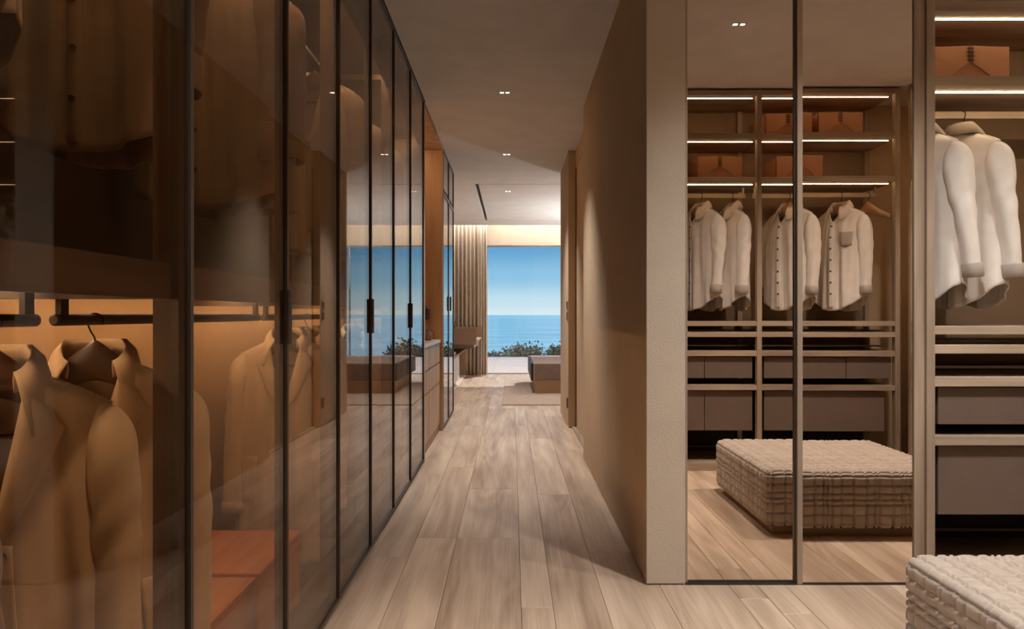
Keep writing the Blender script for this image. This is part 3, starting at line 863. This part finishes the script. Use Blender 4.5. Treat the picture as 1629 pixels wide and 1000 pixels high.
# ------------------------------------------------------------------ open closets of the dressing nook
SH = [(2.440, 2.481), (2.121, 2.161), (1.065, 1.101), (0.984, 1.022), (0.844, 0.884), (0.594, 0.633)]
def closet(name, label, tf, posts, D, wood_key, base, drawers, side_panels=()):
    """posts: list of left edges (u) of the 0.036 wide uprights; bays lie between them"""
    PW = 0.036
    t = thing(name, label, 'wardrobe', base)
    B = lambda nm, mt, par, *c, bevel=0.0: MB().box(*c).build(nm, mt, par, tf=tf, bevel=bevel)
    u_a, u_b = posts[0], posts[-1] + PW
    for a, b_ in zip(posts[:-1], posts[1:]):
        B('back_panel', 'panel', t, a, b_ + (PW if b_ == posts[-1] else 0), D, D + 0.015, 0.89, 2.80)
        B('lower_shade_panel', 'dark_in', t, a, b_ + (PW if b_ == posts[-1] else 0), D, D + 0.015, 0.0, 0.889)  # shade around and below the drawers put into this panel's dark colour
    for u in posts:
        B('front_post', 'frame_oak_z', t, u, u + PW, 0.0, 0.050, 0.0, 2.80, bevel=0.002)
        B('back_post', 'frame_oak_z', t, u, u + PW, D - 0.03, D, 0.06, 2.765)
        for z0_, z1_ in [(2.765, 2.80)] + SH:
            B('crossbar', wood_key, t, u + 0.004, u + PW - 0.004, 0.05, D - 0.03, z0_ + 0.004, z1_ - 0.006)
    for (u, v0) in side_panels:
        B('side_panel', 'frame_oak_z', t, u, u + 0.02, v0, D, 0.0, 2.80)
    for a, b_ in zip(posts[:-1], posts[1:]):
        a += PW
        B('top_board', wood_key, t, a, b_, 0.006, D, 2.765, 2.80)
        for z0_, z1_ in SH:
            B('shelf', wood_key, t, a, b_, 0.004, D - 0.001 if z0_ > 1.5 else D - 0.06, z0_, z1_, bevel=0.002)
        for z0_ in (2.765, 2.440, 2.121):
            B('led_strip', 'led', t, a + 0.004, b_ - 0.004, 0.096, 0.102, z0_ - 0.003, z0_ - 0.0002)
        r = B('hanging_rail', wood_key, t, a + 0.01, b_ - 0.01, 0.245, 0.257, 2.044, 2.076)
        for uu in (a + 0.02, b_ - 0.035):
            B('rail_bracket', 'bronze_light', r, uu, uu + 0.015, 0.243, 0.259, 2.072, 2.121)
        B('base_board', wood_key, t, a, b_, 0.01, D, 0.0, 0.058)
        B('back_skirting', 'plinth', t, a, b_, D - 0.015, D, 0.092, 0.104)
        B('tray_rail', 'bronze_light', t, a + 0.004, b_ - 0.004, 0.20, 0.212, 1.022, 1.034)
        B('tray_rail', 'bronze_light', t, a + 0.004, b_ - 0.004, 0.20, 0.212, 0.907, 0.919)
    for (ua, ub, z0_, z1_) in drawers:
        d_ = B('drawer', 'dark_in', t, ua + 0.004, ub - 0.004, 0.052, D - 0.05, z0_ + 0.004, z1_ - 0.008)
        B('drawer_front', 'drawer', d_, ua, ub, 0.032, 0.052, z0_, z1_, bevel=0.0025)
    return t
YB = 0.92
XS = 2.87
YF = 3.15
D1, D2 = (0.680, 0.838), (0.294, 0.588)
closet('open_closet', 'open timber closet on the mirror wall with two shirts and a basket', lambda u, v, z: (u, YF + v, z), [1.757, 2.83], 0.5, 'frame_oak_x', (2.28, YF, 0),
       [(1.823, 2.80, *D1), (1.823, 2.80, *D2)])
closet('open_closet', 'open timber closet with four shirts and leather baskets seen in the mirror', lambda u, v, z: (u, YB - v, z), [1.215, 1.80, 2.795], 0.5, 'frame_oak_x', (1.8, YB, 0),
       [(1.28, 1.42, *D1), (1.424, 1.775, *D1), (1.28, 1.42, *D2), (1.424, 1.775, *D2), (1.862, 2.448, *D1), (2.452, 2.78, *D1), (1.862, 2.73, *D2)], side_panels=[(1.194, 0.0)])
closet('open_closet', 'open timber side closet at the right edge of the mirror image', lambda u, v, z: (XS + v, u, z), [0.95, 2.0, 3.09], 0.5, 'frame_oak_y', (XS, 2.0, 0),
       [(0.995, 1.99, *D1), (0.995, 1.99, *D2), (2.045, 3.08, *D1), (2.045, 3.08, *D2)])

# leather baskets
def basket(label, cx, yf, z, s, w=0.335, h=0.172, dp=0.36):
    """s = -1: front faces -y, +1: front faces +y; yf is the front plane"""
    t = thing('leather_basket', label, 'basket', (cx, yf - s * dp / 2, z), group='cognac leather baskets')
    hx = w / 2
    # walls with softly arched rims
    def wall(nm, p0, p1, th, arch, mat):
        rows = []
        p0 = Vector(p0); p1 = Vector(p1); nrm = Vector((-(p1 - p0).y, (p1 - p0).x, 0)).normalized() * th
        n = 12
        outl = []
        front = [[], []]
        for k in range(n + 1):
            u = k / n; p = p0.lerp(p1, u)
            zt = z + h + arch * (1 - (2 * u - 1) ** 2)
            front[0].append((p.x, p.y, z)); front[1].append((p.x, p.y, zt))
        back = [[(x + nrm.x, y + nrm.y, zz) for x, y, zz in r_] for r_ in front]
        m = MB(); m.grid([front[0], front[1], back[1], back[0], front[0]])
        m.f.append((0, n + 1, 2 * (n + 1), 3 * (n + 1))); m.f.append((n, 2 * n + 1, 3 * n + 2, 4 * n + 3))
        m.build(nm, mat, t)
    yk = yf - s * dp
    wall('front_panel', (cx - hx, yf, 0), (cx + hx, yf, 0), -s * 0.006, 0.006, 'cognac')
    wall('back_panel', (cx - hx, yk, 0), (cx + hx, yk, 0), s * 0.006, 0.006, 'cognac')
    wall('side_panel', (cx - hx, yf, 0), (cx - hx, yk, 0), 0.006 * s, -0.004, 'cognac')
    wall('side_panel', (cx + hx, yf, 0), (cx + hx, yk, 0), -0.006 * s, -0.004, 'cognac')
    bx('bottom', 'cognac', t, cx - hx, cx + hx, min(yf, yk), max(yf, yk), z, z + 0.006)
    # two overlapping flaps meeting in a laced seam
    for sg in (-1, 1):
        ol = [(cx + sg * (hx - 0.002), z + h + 0.002), (cx + sg * 0.004, z + h + 0.006), (cx + sg * 0.004, z + h * 0.58), (cx + sg * 0.045, z + h * 0.44),
              (cx + sg * 0.085, z + h * 0.25), (cx + sg * 0.115, z + 0.004), (cx + sg * (hx - 0.002), z + 0.004)]
        MB().prism(ol, 'y', yf, yf + s * 0.0045).build('flap', 'cognac2', t, bevel=0.001)
    yy = yf + s * 0.0062
    for k in range(4):
        zz = z + h * (0.66 + 0.105 * k)
        MB().tube([(cx - 0.016, yy, zz), (cx + 0.016, yy, zz)], 0.0016, 6).build('stitch', 'thread', t)
    for sg in (-1, 1):
        MB().tube([(cx + sg * 0.008, yy, z + h * 0.60), (cx + sg * 0.008, yy, z + h * 1.02)], 0.0010, 6).build('stitch', 'thread', t)
basket('cognac leather basket on the top shelf above the two shirts', 2.02, YF + 0.13, 2.1612, -1, w=0.345, h=0.165)
basket('cognac leather basket on the lower mirrored shelf, left bay', 1.562, YB - 0.13, 2.1612, 1)
basket('cognac leather basket on the lower mirrored shelf, right bay', 2.152, YB - 0.13, 2.1612, 1)
basket('left cognac leather basket on the upper mirrored shelf', 2.073, YB - 0.13, 2.4812, 1)
basket('right cognac leather basket on the upper mirrored shelf', 2.452, YB - 0.13, 2.4812, 1)

sh_kw = dict(sleeve_d=0.80, L=0.775, sw=0.205, hw=0.225, Dm=0.085, tail=0.11, V=0.11, sleeve=0.565, buttons=7, fold=0.013, cuff=0.062, cuff_mat=M['grey_trim'], cuff_w=1.05, bend=0.012, splay=0.02,
             collar_h=0.05, collar_pt=0.045)
GS = 'cream shirts in the open closets'
YR = YB - 0.251
def shirt(x, y, deg, lb, hl, seed, **kw):
    k2 = dict(sh_kw); k2.update(kw)
    make_hanger('shirt_hanger', hl, (x, y, 2.064), math.radians(deg), 'hanger_pale', 'pale wooden hangers in the open closets', bar=False)
    garment('shirt', lb, 'shirt', GS, (x, y, 2.064), math.radians(deg), M['white_shirt'], seed=seed, **k2)
shirt(1.450, YR, 246, 'cream shirt at the left edge of the mirror image', 'pale hanger of the leftmost mirrored shirt', 31)
shirt(1.690, YR, 262, 'cream shirt turned sideways in the mirror image', 'pale hanger of the sideways mirrored shirt', 32)
shirt(2.125, YR, 243, 'cream shirt behind the mirror door joint', 'pale hanger of the shirt behind the door joint', 33)
shirt(2.505, YR, 241, 'cream shirt with grey chest pocket in the mirror image', 'pale hanger of the pocketed shirt', 34, pockets=((-0.115, -0.30, 0.085, 0.10, 0.0),), pocket_mat=M['grey_trim'])
make_hanger('shirt_hanger', 'empty pale wooden hanger beside the pocketed shirt', (2.715, YR, 2.064), math.radians(236), 'hanger_pale', 'pale wooden hangers in the open closets', bar=False)
shirt(1.885, YF + 0.251, 100, 'cream shirt half hidden behind the closet upright', 'pale hanger of the half-hidden shirt', 35, collar_mat=M['grey_trim'])
shirt(2.06, YF + 0.251, 102, 'cream shirt seen from behind with a grey collar', 'pale hanger of the grey-collared shirt', 36, collar_mat=M['grey_trim'])

# mirrored sliding doors
def mirror_door(label, x0, x1, y, lw, rw, lm, rm):
    t = thing('mirror_door', label, 'mirror', ((x0 + x1) / 2, y, 0), group='sliding mirror doors')
    bx('mirror_glass', 'mirror', t, x0 + lw, x1 - rw, y, y + 0.005, 0.009, 2.795)
    bx('backing', 'dark_in', t, x0 + lw, x1 - rw, y + 0.0055, y + 0.012, 0.009, 2.795)
    bx('stile', lm, t, x0, x0 + lw, y - 0.008, y + 0.014, 0.0042, 2.805)
    bx('stile', rm, t, x1 - rw, x1, y - 0.008, y + 0.014, 0.0042, 2.805)
    bx('door_rail', 'bronze', t, x0 + lw, x1 - rw, y - 0.002, y + 0.014, 0.0042, 0.009)
    bx('door_rail', 'bronze', t, x0 + lw, x1 - rw, y - 0.002, y + 0.014, 2.795, 2.805)
mirror_door('left bronze mirror sliding door beside the wall end', 0.738, 1.2135, YM + 0.026, 0.013, 0.007, 'bronze_light', 'bronze')
mirror_door('right bronze mirror sliding door beside the open closet', 1.214, 1.755, YM + 0.006, 0.022, 0.045, 'bronze_light', 'frame_oak_z')
struct('trim_6', 'black', (0.737, 1.727, YM + 0.0, YM + 0.05, 0.0, 0.004), label='dark floor track of the mirror doors')
struct('wall_nook_front', 'plaster', (0.737, 1.75, YM + 0.07, 3.72, 0, H))

# ------------------------------------------------------------------ quilted ottoman
def ottoman(x0, x1, y0, y1, z0, z1):
    import numpy as np
    t = thing('ottoman', 'large square quilted beige ottoman on a low wooden plinth', 'ottoman', ((x0 + x1) / 2, (y0 + y1) / 2, 0))
    cx, cy_, cz = (x0 + x1) / 2, (y0 + y1) / 2, (z0 + z1) / 2
    a, b, c = (x1 - x0) / 2, (y1 - y0) / 2, (z1 - z0) / 2
    R = 0.042
    rr = random.Random(8)
    def seams_(half, seq):
        p = -half + 0.035; o_ = [p]; k = 0
        while p < half - 0.03:
            p += seq[k % len(seq)]; k += 1
            o_.append(p)
        return np.array(o_)
    SX = seams_(a, [0.066, 0.042, 0.024, 0.070, 0.045, 0.020, 0.024, 0.048, 0.064])
    SY = seams_(b, [0.064, 0.040, 0.022, 0.074, 0.046, 0.022, 0.050, 0.026, 0.068])
    SZ = seams_(c, [0.052, 0.050, 0.027, 0.030, 0.042, 0.046])
    step = 0.0052
    V, Fc, off = [], [], 0
    def face(o_, du, dv, nu, nv):
        nonlocal off
        u = np.linspace(-1, 1, nu + 1); v = np.linspace(-1, 1, nv + 1)
        U, W_ = np.meshgrid(u, v)
        P = np.array(o_)[None, None, :] + U[..., None] * np.array(du) + W_[..., None] * np.array(dv)
        V.append(P.reshape(-1, 3))
        idx = np.arange((nu + 1) * (nv + 1)).reshape(nv + 1, nu + 1) + off
        q = np.stack([idx[:-1, :-1], idx[:-1, 1:], idx[1:, 1:], idx[1:, :-1]], -1).reshape(-1, 4)
        Fc.append(q); off += (nu + 1) * (nv + 1)
    na, nb, nc_ = int(2 * a / step), int(2 * b / step), int(2 * c / step)
    face((0, 0, c), (a, 0, 0), (0, b, 0), na, nb)
    face((0, 0, -c), (a, 0, 0), (0, -b, 0), 12, 12)
    face((a, 0, 0), (0, b, 0), (0, 0, c), nb, nc_)
    face((-a, 0, 0), (0, -b, 0), (0, 0, c), nb, nc_)
    face((0, b, 0), (-a, 0, 0), (0, 0, c), na, nc_)
    face((0, -b, 0), (a, 0, 0), (0, 0, c), na, nc_)
    P = np.concatenate(V); Q = np.concatenate(Fc)
    lim = np.array([a - R, b - R, c - R])
    inner = np.clip(P, -lim, lim)
    dv = P - inner
    ln = np.linalg.norm(dv, axis=1, keepdims=True); ln[ln == 0] = 1
    N = dv / ln
    S = inner + N * R
    depth = np.zeros(len(S)); puff = np.ones(len(S))
    for k, seam in enumerate((SX, SY, SZ)):
        # slightly wandering seam lines
        wob = 0.0014 * np.sin(S[:, (k + 1) % 3] * 41 + k) + 0.0010 * np.sin(S[:, (k + 2) % 3] * 63 + 2 * k)
        x = S[:, k] + wob
        i = np.clip(np.searchsorted(seam, x), 1, len(seam) - 1)
        lo_, hi_ = seam[i - 1], seam[i]
        d_ = np.minimum(np.abs(x - lo_), np.abs(x - hi_))
        wgt = np.clip(1 - N[:, k] ** 2 * 1.4, 0, 1) * (0.7 if k == 2 else 1.0)
        depth += wgt * np.exp(-(d_ / 0.0042) ** 2) * 0.0125
        f_ = np.clip((x - lo_) / (hi_ - lo_), 0, 1)
        prof = (4 * f_ * (1 - f_)) ** 0.5
        puff *= 1 - wgt * (1 - prof)
    nse = 0.0008 * (np.sin(S[:, 0] * 310 + 3 * np.sin(S[:, 1] * 170)) * np.sin(S[:, 1] * 290 + 2 * np.sin(S[:, 2] * 200)) * np.sin(S[:, 2] * 330 + 1.0))
    S = S + N * (-np.minimum(depth, 0.0150) + 0.0065 * puff - 0.004 + nse)[:, None]
    me = bpy.data.meshes.new('cushion')
    S = S + np.array([0, 0, cz])
    me.from_pydata(S.tolist(), [], Q.tolist())
    me.polygons.foreach_set('use_smooth', [True] * len(me.polygons))
    bm = bmesh.new(); bm.from_mesh(me)
    bmesh.ops.remove_doubles(bm, verts=bm.verts, dist=0.0004)
    bmesh.ops.recalc_face_normals(bm, faces=bm.faces)
    bm.to_mesh(me); bm.free()
    me.materials.append(M['quilt'])
    o = bpy.data.objects.new('cushion', me); C.objects.link(o); o.parent = t
    bx('plinth', 'plinth', t, x0 + 0.045, x1 - 0.045, y0 + 0.045, y1 - 0.045, 0.0, z0 + 0.008)
ottoman(1.321, 2.316, 1.525, 2.522, 0.034, 0.345)

# ------------------------------------------------------------------ niche, dresser and tall cabinet
struct('wall_niche_back', 'niche', (-1.325, -1.20, 5.822, 7.40, 0, H))
struct('wall_niche_side', 'niche', (-1.20, -0.685, 7.36, 7.40, 0, H), label='oak side lining of the niche beyond the wardrobes')
struct('ceiling_niche', 'niche', (-1.20, -0.685, 5.822, 7.36, 2.775, H))
tag(MB().box(-1.16, -1.145, 5.87, 7.32, 2.765, 2.775).build('niche_fill_strip', 'led'), 'added warm light strip brightening the niche above the dresser', 'light strip')  # strip added under the soffit to brighten the niche
dr = thing('dresser', 'pale oak dresser with stone top in the niche', 'dresser', (-0.95, 6.6, 0))
bx('carcass', 'dresser', dr, -1.195, -0.735, 5.83, 7.355, 0.075, 0.875)
bx('toe_kick', 'plinth', dr, -1.195, -0.721, 5.83, 7.355, 0.0, 0.075)
bx('stone_top', 'marble', dr, -1.198, -0.705, 5.825, 7.358, 0.875, 0.905, bevel=0.003)
for (a, b_) in ((5.835, 6.40), (6.41, 7.35)):
    for (z0_, z1_) in ((0.078, 0.480), (0.488, 0.674), (0.682, 0.868)):
        d_ = bx('drawer', 'dresser', dr, -0.735, -0.715, a, b_, z0_, z1_, bevel=0.002)
        bx('finger_pull', 'plinth', d_, -0.733, -0.7145, a + 0.01, b_ - 0.01, z1_ - 0.004, z1_ + 0.003)
jug = thing('jug', 'small brown ceramic jug on the stone dresser top', 'jug', (-0.79, 7.0, 0.905))
MB().lathe(0, 0, [(0.028, 0), (0.042, 0.02), (0.045, 0.05), (0.026, 0.08), (0.020, 0.098), (0.026, 0.108), (0.018, 0.107)], 18).build('vessel', 'vanity', jug, smooth=True, local=True)
MB().tube([(0.040, 0, 0.05), (0.066, 0, 0.065), (0.062, 0, 0.090), (0.022, 0, 0.100)], 0.005, 8).build('jug_handle', 'vanity', jug, smooth=True, local=True)
wl = thing('wall_lamp', 'dark bronze capsule wall lamp in the niche', 'lamp', (-0.835, 7.345, 1.16))
MB().lathe(0, -0.045, [(0.008, -0.065), (0.024, -0.055), (0.030, -0.03), (0.030, 0.03), (0.024, 0.055), (0.008, 0.065)], 16).build('shade', 'bronze', wl, smooth=True, local=True)
MB().tube([(0, -0.015, 0), (0, 0.015, 0)], 0.012, 10).build('mount', 'bronze', wl, local=True)

tc_ = thing('tall_cabinet', 'tall dark-framed glass cabinet between niche and bedroom', 'cabinet', (-0.95, 8.05, 0))
bx('carcass', 'w_wood_z', tc_, -1.24, -0.70, 7.402, 7.425, 0.0, 2.80)
bx('carcass', 'w_wood_z', tc_, -1.24, -0.70, 8.685, 8.71, 0.0, 2.80)
bx('back_panel', 'dark_in', tc_, -1.255, -1.24, 7.402, 8.71, 0.0, 2.80)
for z in (0.03, 0.45, 0.9, 1.35, 1.85, 2.35, 2.77):
    bx('shelf', 'w_wood_y', tc_, -1.24, -0.71, 7.425, 8.685, z, z + 0.025)
for (a, b_) in ((7.404, 8.055), (8.058, 8.708)):
    for (z0_, z1_) in ((0.02, 2.36), (2.364, 2.80)):
        g = bx('door_glass', 'smoke', tc_, XL - 0.013, XL - 0.007, a + 0.012, b_ - 0.012, z0_ + 0.012, z1_ - 0.012)
        for c in ((a, a + 0.014, z0_, z1_), (b_ - 0.014, b_, z0_, z1_), (a + 0.014, b_ - 0.014, z0_, z0_ + 0.014), (a + 0.014, b_ - 0.014, z1_ - 0.014, z1_)):
            bx('door_frame', 'bronze', g, XL - 0.018, XL, c[0], c[1], c[2], c[3])
bx('handle', 'black', tc_, XL, XL + 0.016, 8.12, 8.16, 1.19, 1.345)

# ------------------------------------------------------------------ bedroom
def curtain(label, x0, x1, y, pleats, amp, seed):
    r = random.Random(seed); n = pleats * 14
    ph = [r.uniform(-0.5, 0.5) for _ in range(pleats + 2)]
    rows = []
    for j in range(15):
        v = j / 14; row = []
        for k in range(n + 1):
            u = k / n; q = u * pleats; kk = int(q)
            a = q * 2 * math.pi + ph[kk] * 0.4 + (1 - v) * 0.25 * math.sin(kk * 2.1)
            x = x0 + (x1 - x0) * u + 0.018 * math.sin(2 * a)
            flare = 1 + 0.25 * (1 - v) ** 3
            row.append((x, y + amp * flare * (1 + 0.35 * ph[kk]) * math.sin(a), 0.012 + v * (H + 0.14)))
        rows.append(row)
    tag(MB().grid(rows).build('curtain', 'curtain', smooth=True, solid=0.004, fixn=False), label, 'curtain', 'linen curtains beside the sea window')
curtain('wide pleated linen curtain behind the vanity', -1.22, -0.62, 14.12, 8, 0.075, 3)
curtain('narrow linen curtain panel at the window edge', -0.615, -0.475, 14.05, 3, 0.04, 4)
cove = tag(MB().box(-1.2, 3.98, 13.87, 13.885, H + 0.14, H + 0.155).build('cove_light', 'led_cove'), 'warm light line hidden above the curtain', 'light strip')

rug = tag(MB().slab(-0.125, 3.2, 9.40, 13.75, 0.0, 0.016, 0.006).build('rug', 'rug'), 'silky beige rug under the bench in the bedroom', 'rug')
bn = thing('bench', 'brown velvet bench on a beige box base in the bedroom', 'bench', (1.2, 11.7, 0.016))
bx('base', 'bench_base', bn, 0.335, 2.1, 10.72, 12.55, 0.016, 0.20)
bx('cushion', 'bench_top', bn, 0.312, 2.2, 10.66, 12.72, 0.203, 0.452, bevel=0.02)
bx('side_shell', 'bench_shell', bn, 0.272, 0.310, 10.69, 12.72, 0.195, 0.448, bevel=0.006)

va = thing('vanity_desk', 'wall-hung beige leather vanity desk in front of the curtain', 'desk', (-0.9, 12.9, 0))
bx('desktop', 'dresser', va, -1.325, -0.575, 12.0, 13.88, 0.70, 0.73)
bx('end_panel', 'vanity', va, -1.325, -0.575, 11.97, 12.0, 0.665, 0.925)
bx('end_panel', 'dresser', va, -1.325, -0.560, 13.88, 13.905, 0.665, 0.925)
bx('drawer_box', 'vanity', va, -1.325, -0.62, 12.05, 13.8, 0.60, 0.70)
lc = thing('low_console', 'low white console with timber top under the vanity', 'sideboard', (-1.05, 12.5, 0))
bx('top', 'dresser', lc, -1.328, -0.865, 9.6, 13.9, 0.485, 0.51)
d_ = bx('cabinet_box', 'white', lc, -1.328, -0.875, 9.65, 12.25, 0.10, 0.485)
for (a, b_) in ((9.66, 10.51), (10.52, 11.37), (11.38, 12.24)):
    bx('drawer', 'white', d_, -0.875, -0.866, a, b_, 0.11, 0.478, bevel=0.001)
bx('foot_board', 'white', lc, -1.328, -0.865, 9.6, 13.9, 0.0, 0.03)
bx('leg', 'dresser', lc, -1.10, -0.87, 13.86, 13.89, 0.03, 0.485)
for k in range(3):
    tag(MB().box(-1.06 + 0.055 * k, -1.02 + 0.055 * k, 11.9, 12.02, 0.51, 0.545).build('small_box', 'white'),
        ['left', 'middle', 'right'][k] + ' one of three little white boxes on the low console', 'box', 'little white boxes')
vz = thing('vase', 'white ceramic vase with white blossoms on the vanity', 'vase', (-0.985, 12.6, 0.73))
MB().lathe(0, 0, [(0.03, 0), (0.055, 0.04), (0.05, 0.10), (0.025, 0.15), (0.03, 0.17), (0.02, 0.168)], 18).build('vessel', 'ceramic', vz, smooth=True, local=True)
fr_ = random.Random(3)
stm = MB()
for k in range(9):
    a = fr_.uniform(0, 6.28); rr_ = fr_.uniform(0.02, 0.10); z_ = fr_.uniform(0.24, 0.40)
    px_, py_ = math.cos(a) * rr_, math.sin(a) * rr_
    stm.tube([(0, 0, 0.15), (px_ * 0.5, py_ * 0.5, 0.15 + (z_ - 0.15) * 0.6), (px_, py_, z_)], 0.002, 5)
    m = MB()
    for q in range(5):
        b0 = q * 1.2566
        c0, s0 = math.cos(b0), math.sin(b0)
        m.add([(px_, py_, z_), (px_ + 0.018 * c0 - 0.010 * s0, py_ + 0.018 * s0 + 0.010 * c0, z_ + 0.012), (px_ + 0.034 * c0, py_ + 0.034 * s0, z_ + 0.006),
               (px_ + 0.018 * c0 + 0.010 * s0, py_ + 0.018 * s0 - 0.010 * c0, z_ + 0.012)], [(0, 1, 2, 3)])
    m.build('blossom', 'ceramic', vz, local=True, solid=0.003, fixn=False)
stm.build('stems', 'stem', vz, local=True)

# unseen uplighter added to brighten the bedroom ceiling
fl = thing('added_uplighter', 'bronze uplighter added out of view to brighten the bedroom ceiling', 'lamp', (2.55, 11.9, 0))
MB().lathe(0, 0, [(0.15, 0), (0.15, 0.015), (0.03, 0.025)], 24).build('lamp_base', 'bronze', fl, local=True)
MB().tube([(0, 0, 0.02), (0, 0, 1.42)], 0.012, 10).build('pole', 'bronze', fl, local=True)
MB().lathe(0, 0, [(0.02, 1.42), (0.10, 1.44), (0.17, 1.50), (0.165, 1.502), (0.09, 1.45), (0.02, 1.435)], 24).build('bowl', 'bronze', fl, smooth=True, local=True)
MB().lathe(0, 0, [(0.13, 1.482), (0.13, 1.487)], 24).build('fill_disc', 'fill_glow', fl, local=True)

# switches and socket on the wall stub
for nm, lb, z0_, z1_ in (('light_switch', 'upper steel light switch on the wall stub', 1.195, 1.29), ('light_switch', 'lower steel light switch on the wall stub', 1.082, 1.182), ('power_socket', 'dark power socket low on the wall stub', 0.19, 0.295)):
    t = thing(nm, lb, 'switch' if 'switch' in nm else 'socket', (XR, 7.65, (z0_ + z1_) / 2))
    bx('plate', 'steel' if 'switch' in nm else 'bronze', t, XR - 0.008, XR, 7.60, 7.70, z0_, z1_, bevel=0.002)
    bx('rocker', 'bronze', t, XR - 0.012, XR - 0.008, 7.615, 7.685, z0_ + 0.012, z1_ - 0.012)
